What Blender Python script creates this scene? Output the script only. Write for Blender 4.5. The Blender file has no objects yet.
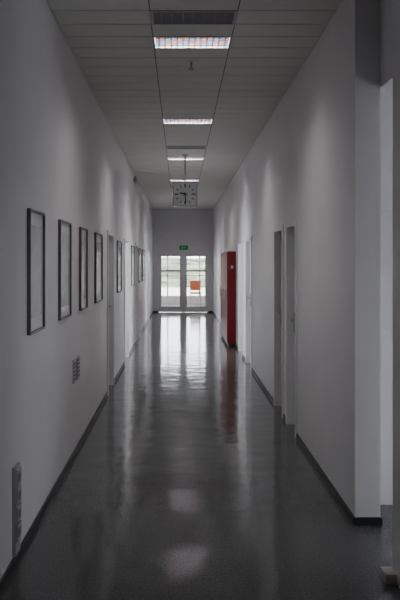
import bpy, math, random
from mathutils import Vector
random.seed(3)
F=740.0
XL,XR,H,EYE=-0.908,1.102,3.425,1.65
YE=24.7
# ---------------- materials
def mat(name,col,rough=0.6,metal=0.0,noise=0.0,nscale=20,bump=0.0,bscale=60,emit=None,es=0,spec=0.5):
    m=bpy.data.materials.new(name); m.use_nodes=True
    nt=m.node_tree; b=nt.nodes['Principled BSDF']
    b.inputs['Base Color'].default_value=(*col,1); b.inputs['Roughness'].default_value=rough
    b.inputs['Metallic'].default_value=metal; b.inputs['Specular IOR Level'].default_value=spec
    if noise>0:
        tc=nt.nodes.new('ShaderNodeTexCoord'); n=nt.nodes.new('ShaderNodeTexNoise'); r=nt.nodes.new('ShaderNodeValToRGB')
        n.inputs['Scale'].default_value=nscale; n.inputs['Detail'].default_value=4
        r.color_ramp.elements[0].position=.35; r.color_ramp.elements[1].position=.65
        r.color_ramp.elements[0].color=(*[c*(1-noise) for c in col],1)
        r.color_ramp.elements[1].color=(*[min(1,c*(1+noise)) for c in col],1)
        nt.links.new(tc.outputs['Object'],n.inputs['Vector']); nt.links.new(n.outputs['Fac'],r.inputs['Fac'])
        nt.links.new(r.outputs['Color'],b.inputs['Base Color'])
    if bump>0:
        tc=nt.nodes.new('ShaderNodeTexCoord'); n=nt.nodes.new('ShaderNodeTexNoise'); bp=nt.nodes.new('ShaderNodeBump')
        n.inputs['Scale'].default_value=bscale; bp.inputs['Strength'].default_value=bump; bp.inputs['Distance'].default_value=.02
        nt.links.new(tc.outputs['Object'],n.inputs['Vector']); nt.links.new(n.outputs['Fac'],bp.inputs['Height'])
        nt.links.new(bp.outputs['Normal'],b.inputs['Normal'])
    if emit: 
        b.inputs['Emission Color'].default_value=(*emit,1); b.inputs['Emission Strength'].default_value=es
    return m
M_wall=mat('wall_paint',(.84,.825,.84),.5,noise=.015,nscale=3,bump=.05,bscale=90)
M_ceil=mat('ceiling_tile',(.80,.79,.75),.8,noise=.05,nscale=120)
M_dark=mat('dark_void',(.03,.03,.03),.9)
M_grid=mat('ceiling_grid',(.12,.12,.12),.7)
M_base=mat('baseboard_vinyl',(.035,.037,.04),.4,noise=.1)
M_frameW=mat('door_frame_paint',(.84,.84,.84),.4,noise=.01)
M_door=mat('door_laminate',(.68,.67,.67),.45,noise=.03,nscale=6)
M_doorP=mat('door_laminate_pink',(.62,.53,.54),.45,noise=.03,nscale=6)
M_doorG=mat('door_laminate_grey',(.5,.51,.54),.45,noise=.03,nscale=6)
M_metal=mat('brushed_metal',(.5,.5,.5),.35,1,noise=.05)
M_red=mat('red_paint',(.22,.006,.012),.4,noise=.05,nscale=4)
M_white=mat('white_plastic',(.8,.8,.8),.4,noise=.01)
M_offw=mat('grey_plastic',(.5,.5,.52),.4,noise=.01)
M_black=mat('black_plastic',(.02,.02,.02),.4,noise=.1)
M_beige=mat('plinth_paint',(.5,.47,.42),.5,noise=.03)
M_lA=mat('louvre_blue',(.035,.08,.2),.4,0,noise=.02)  # bluish reflection on the slats put into their colour
M_lB=mat('louvre_orange',(.24,.05,.02),.4,0,noise=.02)  # reddish reflection tint painted as slat colour
M_lC=mat('louvre_white',(.05,.05,.06),.4,0,noise=.02)
M_frA=mat('frame_aluminium',(.2,.2,.21),.4,.3,noise=.05)
M_frB=mat('frame_dark',(.11,.08,.085),.4,noise=.1)
M_mat=mat('picture_mount',(.66,.67,.69),.3,noise=.01)
M_green=mat('exit_sign_green',(.015,.2,.09),.5,emit=(.02,.5,.2),es=.08)
M_pictoW=mat('sign_white',(.8,.8,.8),.5)
M_orange=mat('orange_panel',(.5,.14,.05),.5,noise=.05)
M_panel=mat('lobby_light_panel',(.9,.9,.9),.5,emit=(1,.98,.95),es=9)  # glow for the added fill strips in the lobby
M_concrete=mat('outside_paving',(.6,.6,.58),.8,noise=.1)
M_hedge=mat('hedge_leaves',(.2,.23,.15),.8,noise=.6,nscale=6,bump=1,bscale=12)
def art(name,c1,c2,sc):
    m=mat(name,c1,.25); nt=m.node_tree; b=nt.nodes['Principled BSDF']
    tc=nt.nodes.new('ShaderNodeTexCoord'); n=nt.nodes.new('ShaderNodeTexNoise'); r=nt.nodes.new('ShaderNodeValToRGB')
    n.inputs['Scale'].default_value=sc; n.inputs['Distortion'].default_value=1.2
    r.color_ramp.elements[0].position=.4; r.color_ramp.elements[1].position=.6
    r.color_ramp.elements[0].color=(*c1,1); r.color_ramp.elements[1].color=(*c2,1)
    nt.links.new(tc.outputs['Object'],n.inputs['Vector']); nt.links.new(n.outputs['Fac'],r.inputs['Fac']); nt.links.new(r.outputs['Color'],b.inputs['Base Color'])
    return m
ARTS=[art('art_a',(.52,.53,.56),(.6,.61,.63),4),art('art_b',(.42,.46,.46),(.54,.57,.58),5),art('art_c',(.36,.35,.36),(.5,.48,.48),6),art('art_d',(.46,.43,.43),(.56,.55,.55),5)]
# floor
M_floor=mat('linoleum_floor',(.05,.052,.056),.2)
nt=M_floor.node_tree; b=nt.nodes['Principled BSDF']; tc=nt.nodes.new('ShaderNodeTexCoord')
n1=nt.nodes.new('ShaderNodeTexNoise'); n1.inputs['Scale'].default_value=80; n1.inputs['Detail'].default_value=6
r=nt.nodes.new('ShaderNodeValToRGB'); r.color_ramp.elements[0].position=.3; r.color_ramp.elements[1].position=.72
r.color_ramp.elements[0].color=(.055,.056,.058,1); r.color_ramp.elements[1].color=(.13,.132,.136,1)
n2=nt.nodes.new('ShaderNodeTexNoise'); n2.inputs['Scale'].default_value=3.2; n2.inputs['Detail'].default_value=1.5
bp=nt.nodes.new('ShaderNodeBump'); bp.inputs['Strength'].default_value=.24; bp.inputs['Distance'].default_value=.02
n3=nt.nodes.new('ShaderNodeTexNoise'); n3.inputs['Scale'].default_value=1.6
mr=nt.nodes.new('ShaderNodeMapRange'); mr.inputs['To Min'].default_value=.06; mr.inputs['To Max'].default_value=.16
for n in (n1,n2,n3): nt.links.new(tc.outputs['Object'],n.inputs['Vector'])
nt.links.new(n1.outputs['Fac'],r.inputs['Fac']); nt.links.new(r.outputs['Color'],b.inputs['Base Color'])
nt.links.new(n2.outputs['Fac'],bp.inputs['Height']); nt.links.new(bp.outputs['Normal'],b.inputs['Normal'])
nt.links.new(n3.outputs['Fac'],mr.inputs['Value']); nt.links.new(mr.outputs['Result'],b.inputs['Roughness'])
# glass
M_glass=bpy.data.materials.new('door_glass'); M_glass.use_nodes=True
nt=M_glass.node_tree; nt.nodes.clear(); o=nt.nodes.new('ShaderNodeOutputMaterial'); t=nt.nodes.new('ShaderNodeBsdfTransparent'); g=nt.nodes.new('ShaderNodeBsdfGlossy'); g.inputs['Roughness'].default_value=.02
mx=nt.nodes.new('ShaderNodeMixShader'); mx.inputs[0].default_value=.08
nt.links.new(t.outputs[0],mx.inputs[1]); nt.links.new(g.outputs[0],mx.inputs[2]); nt.links.new(mx.outputs[0],o.inputs[0])
# ---------------- helpers
def boxes(name,lst,mats,parent=None,bevel=0):
    if not isinstance(mats,(list,tuple)): mats=[mats]
    vs=[];fs=[];mi=[]
    for bx in lst:
        x0,x1,y0,y1,z0,z1=bx[:6]; m=bx[6] if len(bx)>6 else 0
        s=len(vs)
        vs+=[(x0,y0,z0),(x1,y0,z0),(x1,y1,z0),(x0,y1,z0),(x0,y0,z1),(x1,y0,z1),(x1,y1,z1),(x0,y1,z1)]
        for f in ((0,3,2,1),(4,5,6,7),(0,1,5,4),(1,2,6,5),(2,3,7,6),(3,0,4,7)):
            fs.append(tuple(s+i for i in f)); mi.append(m)
    me=bpy.data.meshes.new(name); me.from_pydata(vs,[],fs)
    for m in mats: me.materials.append(m)
    for p,i in zip(me.polygons,mi): p.material_index=i
    ob=bpy.data.objects.new(name,me); bpy.context.scene.collection.objects.link(ob)
    if parent: ob.parent=parent
    if bevel:
        md=ob.modifiers.new('b','BEVEL'); md.width=bevel; md.segments=2
    return ob
def empty(name,loc=(0,0,0)):
    e=bpy.data.objects.new(name,None); bpy.context.scene.collection.objects.link(e); e.empty_display_size=.1
    e.location=loc
    return e
def cyl(name,p0,p1,r,mt,parent=None,seg=20,r2=None):
    p0=Vector(p0);p1=Vector(p1);d=p1-p0
    bpy.ops.mesh.primitive_cone_add(vertices=seg,radius1=r,radius2=r if r2 is None else r2,depth=d.length,location=(p0+p1)/2)
    ob=bpy.context.object; ob.rotation_euler=d.to_track_quat('Z','Y').to_euler(); ob.name=name; ob.data.materials.append(mt)
    if parent: ob.parent=parent
    return ob
def area(name,loc,rot,sx,sy,en,col=(1,1,1)):
    ld=bpy.data.lights.new(name,'AREA'); ld.shape='RECTANGLE'; ld.size=sx; ld.size_y=sy; ld.energy=en; ld.color=col
    o=bpy.data.objects.new(name,ld); bpy.context.scene.collection.objects.link(o); o.location=loc; o.rotation_euler=rot
# ---------------- floor / slab
Y0=-3.0
boxes('floor',[(-4.2,5.0,Y0-.2,31.2,-.1,0)],M_floor)
boxes('ceiling_slab',[(-4.2,5.0,Y0-.2,31.2,3.62,3.75)],M_dark)
def wall(name,x0,x1,ya,yb,ops,mt=M_wall,top=3.62):
    l=[];y=ya
    for (a,b_,zt) in sorted(ops):
        l.append((x0,x1,y,a,0,top)); l.append((x0,x1,a,b_,zt,top)); y=b_
    l.append((x0,x1,y,yb,0,top))
    return boxes(name,l,mt)
DL=[(9.2,10.05),(12.0,13.0),(15.0,15.9),(20.6,21.6)]
DR=[(6.95,7.62),(7.86,8.6),(11.3,12.3),(13.0,13.9),(19.5,20.5)]
OPEN_L={1,3}; OPEN_R={3,4}
DH=2.06
wall('wall_left',XL-.15,XL,Y0,YE,[(a,b_,DH) for a,b_ in DL])
wall('wall_right',XR,XR+.16,4.66,YE,[(a,b_,DH) for a,b_ in DR])
boxes('wall_right_near',[(XR+.013,XR+.16,Y0,3.88,0,3.62)],M_wall)
boxes('wall_right_lintel',[(XR+.16,XR+.26,3.7,4.8,2.75,3.62),(XR+.16,XR+.26,3.7,3.86,0,2.75)],M_wall)
n=1
def door(side,a,b_,lm,opened=False):
    global n
    if side=='L': s=-1;X=XL;T=.15
    else: s=1;X=XR;T=.16
    def bx(d0,d1,y0,y1,z0,z1,m):
        xa,xb=X+s*d0,X+s*d1
        return (min(xa,xb),max(xa,xb),y0,y1,z0,z1,m)
    f=.055
    l=[bx(-.015,T,a,a+f,0,DH,0),bx(-.015,T,b_-f,b_,0,DH,0),bx(-.015,T,a+f,b_-f,DH-f,DH,0)]
    if not opened:
        l+=[bx(.06,.10,a+f,b_-f,.006,DH-f,1),
       bx(.045,.06,b_-f-.11,b_-f-.07,.95,1.15,2),bx(.01,.022,b_-f-.19,b_-f-.07,1.06,1.08,2),bx(.01,.045,b_-f-.1,b_-f-.08,1.06,1.08,2)]
        for hz in (.25,1.0,1.75): l.append(bx(.045,.06,a+f,a+f+.02,hz,hz+.1,2))
    else:
        w=b_-a-2*f
        l+=[bx(T,T+w,a+f-.02,a+f+.02,.006,DH-f,1),bx(T+w-.12,T+w-.08,a+f+.02,a+f+.03,.95,1.15,2),bx(T+w-.2,T+w-.08,a+f+.055,a+f+.067,1.06,1.08,2),bx(T+w-.1,T+w-.08,a+f+.03,a+f+.055,1.06,1.08,2)]
    boxes('door_%d'%n,l,[M_frameW,lm,M_metal]); n+=1
    if opened:
        xa=X+s*T; xb=X+s*3.0
        lo,hi=min(xa,xb),max(xa,xb); y0,y1=a-.9,b_+.9
        xe0,xe1=(xb-.1,xb) if s<0 else (xb,xb+.1)
        yc=(a+b_)/2
        boxes('wall_office_%d'%n,[(lo,hi,y0-.1,y0,0,3.62),(lo,hi,y1,y1+.1,0,3.62),(xe0,xe1,y0-.1,y1+.1,0,.9),(xe0,xe1,y0-.1,y1+.1,2.4,3.62),(xe0,xe1,y0-.1,yc-.9,.9,2.4),(xe0,xe1,yc+.9,y1+.1,.9,2.4)],M_wall)
        boxes('window_%d'%(n+3),[(xe0+.02,xe1-.02,yc-.9,yc-.84,.9,2.4),(xe0+.02,xe1-.02,yc+.84,yc+.9,.9,2.4),(xe0+.02,xe1-.02,yc-.03,yc+.03,.9,2.4),(xe0+.02,xe1-.02,yc-.84,yc+.84,.9,.96),(xe0+.02,xe1-.02,yc-.84,yc+.84,2.34,2.4)],M_frameW)
        area('daylight_office_window',(xb+s*.25,yc,1.65),(0,math.radians(90)*s,0),1.5,1.8,150 if a<18 else 110,(.95,.97,1))
for i,(a,b_) in enumerate(DL): door('L',a,b_,[M_doorG,M_door,M_door,M_doorG][i],i in OPEN_L)
for i,(a,b_) in enumerate(DR): door('R',a,b_,[M_frameW,M_doorP,M_frameW,M_door,M_door][i],i in OPEN_R)
def bb(name,x0,x1,ya,yb,ops):
    l=[];y=ya
    for a,b_ in sorted(ops): l.append((x0,x1,y,a,0,.05)); y=b_
    l.append((x0,x1,y,yb,0,.05)); return boxes(name,l,M_base)
bb('baseboard_left',XL,XL+.012,Y0,YE,DL)
bb('baseboard_right',XR-.012,XR,4.65,YE,DR)
boxes('baseboard_reveal',[(XR-.012,XR+.17,4.648,4.66,0,.05)],M_base)
boxes('door_plinth',[(XR-.045,XR+.013,3.80,3.90,0,.05)],M_beige)
# ---------------- back wall behind the viewer; unseen window added for fill, blind over it
boxes('wall_back',[(XL-.15,XR+.16,Y0-.15,Y0,2.6,3.62),(XL-.15,XL+.1,Y0-.15,Y0,0,2.6),(XR-.1,XR+.16,Y0-.15,Y0,0,2.6),(XL+.1,XR-.1,Y0-.15,Y0,0,.3)],M_wall)
boxes('window_3',[(XL+.1,XL+.16,Y0-.1,Y0-.04,.3,2.6),(XR-.16,XR-.1,Y0-.1,Y0-.04,.3,2.6),(.07,.13,Y0-.1,Y0-.04,.3,2.6),(XL+.16,XR-.16,Y0-.1,Y0-.04,.3,.36),(XL+.16,XR-.16,Y0-.1,Y0-.04,2.54,2.6)],M_frameW)
boxes('roller_blind',[(XL+.08,XR-.08,Y0-.2,Y0-.19,.25,2.66),(XL+.05,XR-.05,Y0-.24,Y0-.18,2.6,2.68)],M_offw)
# ---------------- side room on the right
xr=XR+.16
boxes('wall_side_room',[(xr,4.6,5.05,5.2,0,3.62),(xr,4.6,1.3,1.45,0,3.62),
  (4.5,4.65,1.45,5.05,0,.9),(4.5,4.65,1.45,5.05,2.5,3.62),(4.5,4.65,1.45,2.0,.9,2.5),(4.5,4.65,4.8,5.05,.9,2.5)],M_wall)
boxes('ceiling_side_room',[(xr+.1,4.5,1.45,5.05,3.3,3.35)],M_ceil)
boxes('trim_side_room',[(xr,4.5,5.02,5.05,1.16,1.2),(xr,4.5,5.02,5.05,2.0,2.03)],M_frameW)
boxes('window_1',[(4.52,4.6,2.0,2.06,.9,2.5),(4.52,4.6,4.74,4.8,.9,2.5),(4.52,4.6,3.37,3.43,.9,2.5),(4.52,4.6,2.06,4.74,.9,.96),(4.52,4.6,2.06,4.74,2.44,2.5),(4.555,4.565,2.06,4.74,.96,2.44,1)],[M_frameW,M_glass])
boxes('window_blind',[(4.47,4.485,1.95,4.85,1.45,2.56)],M_offw)  # unseen blind, added to cut daylight entering the side room
# ---------------- ceiling tiles
cols=[(XL,-.213),(-.213,.407),(.407,XR)]
LIGHTS=[-.8,2.5,5.8,9.1,12.4,15.7,19.0,22.3]; VENTS=[5.2,11.2,17.2]
EN={-.8:3,2.5:5,5.8:24,9.1:29,12.4:32,15.7:32,19.0:28,22.3:18}
l=[]
y=-2.9
while y<YE-.01:
    y1=min(y+.3,YE)
    for ci,(a,b_) in enumerate(cols):
        if ci==1 and any(abs(y-v)<.05 for v in LIGHTS+VENTS): continue
        l.append((a+.004,b_-.004,y+.008,y1-.008,H,H+.02))
    y+=.3
l.append((XL,XR,Y0,-2.9,H,H+.02))
g=[(XL,XR,-2.9+.3*i-.012,-2.9+.3*i+.012,H+.006,H+.012) for i in range(0,93) if -2.9+.3*i<YE]
boxes('ceiling',l,M_ceil)
boxes('trim_ceiling_grid',g+[(x-.008,x+.008,Y0,YE,H+.005,H+.013) for x in (-.213,.407)],M_grid)
for v in VENTS:
    e=empty('ceiling_vent',(0.097,v+.15,H)); x0,x1=-.213,.407
    fr=[(x0,x1,v,v+.02,H-.006,H+.02),(x0,x1,v+.28,v+.3,H-.006,H+.02),(x0,x0+.02,v+.02,v+.28,H-.006,H+.02),(x1-.02,x1,v+.02,v+.28,H-.006,H+.02)]
    for i in range(5): fr.append((x0+.02,x1-.02,v+.045+i*.048,v+.053+i*.048,H-.004,H+.03))
    fr.append((x0,x1,v,v+.3,H+.1,H+.11,1))
    for i in range(1,8): fr.append((x0+i*.0775-.004,x0+i*.0775+.004,v+.02,v+.28,H,H+.03))
    boxes('grille',[(a-.097,b_-.097,c-v-.15,d-v-.15,z0-H,z1-H)+tuple(r_) for a,b_,c,d,z0,z1,*r_ in fr],[M_offw,M_dark],e)
for li,v in enumerate(LIGHTS):
    e=empty('ceiling_light_fixture',(0.097,v+.15,H)); hx=.31;hy=.15
    hs=[(-hx,hx,-hy,-hy+.012,-.006,.12),(-hx,hx,hy-.012,hy,-.006,.12),(-hx,-hx+.012,-hy+.012,hy-.012,-.006,.12),(hx-.012,hx,-hy+.012,hy-.012,-.006,.12),(-hx,hx,-hy,hy,.12,.13)]
    boxes('housing',hs,M_offw,e)
    sl=[]
    for i in range(1,13):
        x=-hx+i*.62/13; sl.append((x-.002,x+.002,-hy+.012,hy-.012,-.002,.022,2))
    for i in range(1,5):
        y=-hy+i*.06
        for j in range(13):
            xa=-hx+j*.62/13; sl.append((max(xa,-hx+.012)+.002,min(xa+.62/13,hx-.012)-.002,y-.002,y+.002,-.002,.022,[0,2,1,2][(i+j)%4]))
    boxes('louvre',sl,[M_lA,M_lB,M_lC],e)
    ld=bpy.data.lights.new('lamp','AREA'); ld.shape='RECTANGLE'; ld.size=.56; ld.size_y=.24; ld.energy=EN[v]; ld.color=(1,.975,.95)
    lo=bpy.data.objects.new('lamp',ld); bpy.context.scene.collection.objects.link(lo); lo.parent=e; lo.location=(0,0,.1)
e=empty('ceiling_sprinkler',(.1,6.5,H))
cyl('rose',(0,0,-.008),(0,0,0),.035,M_white,e); cyl('stem',(0,0,-.07),(0,0,-.008),.01,M_metal,e); cyl('deflector',(0,0,-.078),(0,0,-.07),.028,M_metal,e)
# ---------------- pictures on left wall
def pic(a,b_,z0,z1,fm,am):
    x=XL; t=.022; w=.014
    boxes('picture_frame',[(x,x+t,a,b_,z0,z0+w,0),(x,x+t,a,b_,z1-w,z1,0),(x,x+t,a,a+w,z0+w,z1-w,0),(x,x+t,b_-w,b_,z0+w,z1-w,0),
      (x,x+.008,a+w,b_-w,z0+w,z1-w,1),(x+.008,x+.010,a+w+.06,b_-w-.06,z0+w+.08,z1-w-.08,2)],[fm,M_mat,am])
for a,b_,fm,ai in [(4.39,4.87,M_frA,0),(5.51,6.05,M_frA,1),(6.65,7.12,M_frB,2),(7.85,8.5,M_frB,3),(10.6,11.3,M_frA,1),(13.7,14.5,M_frA,0),(16.2,17.0,M_frA,1),(17.8,18.9,M_frA,2)]:
    pic(a,b_,1.22,1.975,fm,ARTS[ai])
l=[(XL,XL+.012,6.25,6.6,.63,.83,0)]
for i in range(5): l.append((XL+.012,XL+.02,6.27,6.58,.655+i*.034,.668+i*.034,1))
l.append((XL+.012,XL+.02,6.42,6.43,.64,.82,1))
boxes('wall_vent_grille',l,[M_offw,M_frA])
l=[(XL,XL+.02,4.0,4.12,.06,.54,0)]
for i in range(4):
    z=.135+i*.1; l.append((XL+.02,XL+.028,4.012,4.108,z,z+.088,1)); l.append((XL+.028,XL+.03,4.035,4.085,z+.02,z+.065,2))
boxes('wall_socket_panel',l,[M_offw,M_offw,M_frA],bevel=.002)
boxes('wall_speaker',[(XL,XL+.02,14.27,14.33,3.23,3.29,0),(XL+.02,XL+.07,14.22,14.36,3.2,3.32,0),(XL+.03,XL+.06,14.216,14.22,3.22,3.3,1)],[M_offw,M_frA],bevel=.004)
# red cabinet
xc=XR-.16; ya,yb=14.6,17.0; xw=XR-.001
l=[(xc,xw,ya,yb,.05,1.88,0),(xc+.02,xw,ya+.02,yb-.02,0,.05,1)]
for i in range(3):
    y=ya+.02+i*.787; l.append((xc-.012,xc,y,y+.775,.08,1.85,0)); l.append((xc-.03,xc-.012,y+.70,y+.72,.9,1.1,2))
l+= [(xc+.06,xc+.11,ya-.003,ya,1.54,1.6,3)]
boxes('red_fire_cabinet',l,[M_red,M_black,M_metal,M_pictoW],bevel=.004)
# ---------------- clock
cy=12.15; e=empty('hanging_clock',(.083,cy,2.775))
boxes('case',[(-.2,.2,-.05,.05,-.2,.2,0),(-.185,.185,-.054,-.05,-.185,.185,1),(-.185,.185,.05,.054,-.185,.185,1)],[M_offw,M_white],e,bevel=.006)
me=bpy.data.meshes.new('ticks'); vs=[];fs=[]
for side in(-1,1):
  for i in range(12):
    a=i*math.pi/6; r0,r1,w=(.125,.165,.007) if i%3 else (.11,.168,.010)
    d=Vector((math.sin(a),0,math.cos(a))); p=Vector((d.z,0,-d.x)); y=side*.056
    s=len(vs)
    for q in (d*r0-p*w,d*r0+p*w,d*r1+p*w,d*r1-p*w): vs.append((q.x,y,q.z))
    fs.append((s,s+1,s+2,s+3))
  for ang,ln,w in ((2*math.pi*(9.5/12),.09,.012),(math.pi*1.0-.1,.14,.008)):
    a=ang*(-side); d=Vector((math.sin(a),0,math.cos(a))); p=Vector((d.z,0,-d.x)); s=len(vs)
    d0=d*-.03
    for q in (d0-p*w,d0+p*w,d*ln+p*w,d*ln-p*w): vs.append((q.x,side*.058,q.z))
    fs.append((s,s+1,s+2,s+3))
me.from_pydata(vs,[],fs); me.materials.append(M_black); ob=bpy.data.objects.new('hands_and_ticks',me); bpy.context.scene.collection.objects.link(ob); ob.parent=e
cyl('stem',(0,0,.2),(0,0,H-2.775),.012,M_metal,e); cyl('canopy',(0,0,H-2.775-.03),(0,0,H-2.775),.05,M_metal,e)
# ---------------- end wall + glazed door
dx0,dx1,dz=-.74,.94,2.03
boxes('wall_end',[(XL-.6,dx0,YE,YE+.15,0,3.62),(dx1,XR+.6,YE,YE+.15,0,3.62),(dx0,dx1,YE,YE+.15,dz,3.62)],M_wall)
boxes('baseboard_end',[(XL,dx0,YE-.014,YE,0,.05),(dx1,XR,YE-.014,YE,0,.05)],M_base)
cx=(dx0+dx1)/2
l=[]
yf=YE+.03
def fr(a,b_,z0,z1,m=0,t=.06): l.append((a,b_,yf,yf+t,z0,z1,m))
fr(dx0,dx0+.05,0,dz);fr(dx1-.05,dx1,0,dz);fr(dx0+.05,dx1-.05,dz-.07,dz)
fr(cx-.06,cx+.06,0,dz-.07)
for (a,b_) in ((dx0+.05,cx-.06),(cx+.06,dx1-.05)):
    fr(a,a+.07,0.01,dz-.07); fr(b_-.05,b_,0.01,dz-.07); fr(a+.07,b_-.05,.01,.2); fr(a+.07,b_-.05,dz-.16,dz-.07); fr(a+.07,b_-.05,1.36,1.42)
    l.append((a+.07,b_-.05,yf+.025,yf+.035,.2,dz-.16,1))
for s in(-1,1): l.append((cx+s*.09-.012,cx+s*.09+.012,yf-.06,yf-.035,.85,1.25,2)); 
for s in(-1,1):
    for z in(.87,1.21): l.append((cx+s*.09-.01,cx+s*.09+.01,yf-.035,yf,z,z+.02,2))
boxes('glass_double_door',l,[M_frameW,M_glass,M_metal])
boxes('exit_sign',[(-.03,.27,YE-.06,YE,2.08,2.24,0),(-.02,.26,YE-.065,YE-.06,2.09,2.23,1),(.06,.09,YE-.068,YE-.065,2.125,2.2,2),(.12,.2,YE-.068,YE-.065,2.15,2.17,2)],[M_white,M_green,M_pictoW])
# vestibule
V0,V1=YE+.15,30.5
boxes('wall_vestibule',[(-1.75,-1.6,V0,V1,0,3.62),(2.0,2.15,V0,V1,0,3.62),(-1.75,2.15,V1,V1+.15,2.6,3.62),(-1.75,2.15,V1,V1+.15,0,.25),(-1.6,-1.2,V1,V1+.15,.25,2.6),(1.6,2.0,V1,V1+.15,.25,2.6)],M_wall)
boxes('ceiling_vestibule',[(-1.6,2.0,V0,V1,2.9,2.95)],M_ceil)
l=[(-1.2+i*.66,-1.14+i*.66,V1+.04,V1+.1,.25,2.6,0) for i in range(5)]+[(-1.2,1.6,V1+.04,V1+.1,z,z+.05,0) for z in(.25,1.1,2.55)]+[(-1.2,1.6,V1+.065,V1+.075,.3,2.55,1)]
boxes('window_2',l,[M_frameW,M_glass])
boxes('lobby_ceiling_light',[(-.9,-.6,25.4,29.4,2.84,2.9,0),(-.88,-.62,25.42,29.38,2.835,2.84,1),(1.0,1.3,25.4,29.4,2.84,2.9,0),(1.02,1.28,25.42,29.38,2.835,2.84,1)],[M_offw,M_panel])  # glowing strips out of view, added to brighten the lobby
# lobby chair (small reddish accent beyond the glass)
e=empty('lobby_chair',(.62,29.6,0))
boxes('seat',[(-.22,.22,-.22,.22,.42,.48)],M_orange,e,.015); boxes('backrest',[(-.22,.22,.2,.24,.55,.95)],M_orange,e,.015)
boxes('legs',[(sx-.012,sx+.012,sy-.012,sy+.012,0,.42 if sy<0 else .9) for sx in(-.2,.2) for sy in(-.2,.21)],M_metal,e)
# outside
boxes('ground_outside',[(-25,25,31.2,60,-.15,-.02),(5.0,25,-10,31.2,-.15,-.02)],M_concrete)
bpy.ops.mesh.primitive_ico_sphere_add(subdivisions=5,radius=1); hd=bpy.context.object; hd.name='hedge'; hd.scale=(9,1.2,1.5); hd.location=(0,52,.5); hd.data.materials.append(M_hedge)
tx=bpy.data.textures.new('t','CLOUDS'); tx.noise_scale=.25; d=hd.modifiers.new('d','DISPLACE'); d.texture=tx; d.strength=.35
# ---------------- daylight
area('daylight_side_window',(4.8,3.4,1.7),(0,math.radians(90),0),1.6,2.7,50,(.85,.86,1))
w=bpy.data.worlds.new('world'); bpy.context.scene.world=w; w.use_nodes=True
w.node_tree.nodes['Background'].inputs[0].default_value=(.9,.94,1,1); w.node_tree.nodes['Background'].inputs[1].default_value=12.0
# ---------------- camera
cd=bpy.data.cameras.new('camera'); cam=bpy.data.objects.new('camera',cd); bpy.context.scene.collection.objects.link(cam)
cam.location=(0,0,EYE); cam.rotation_euler=(math.radians(90),0,0)
cd.sensor_fit='VERTICAL'; cd.sensor_height=36; cd.sensor_width=24; cd.lens=36*F/600; cd.shift_x=20/600; cd.shift_y=-37/600; cd.clip_end=200; cd.clip_start=.05
bpy.context.scene.camera=cam
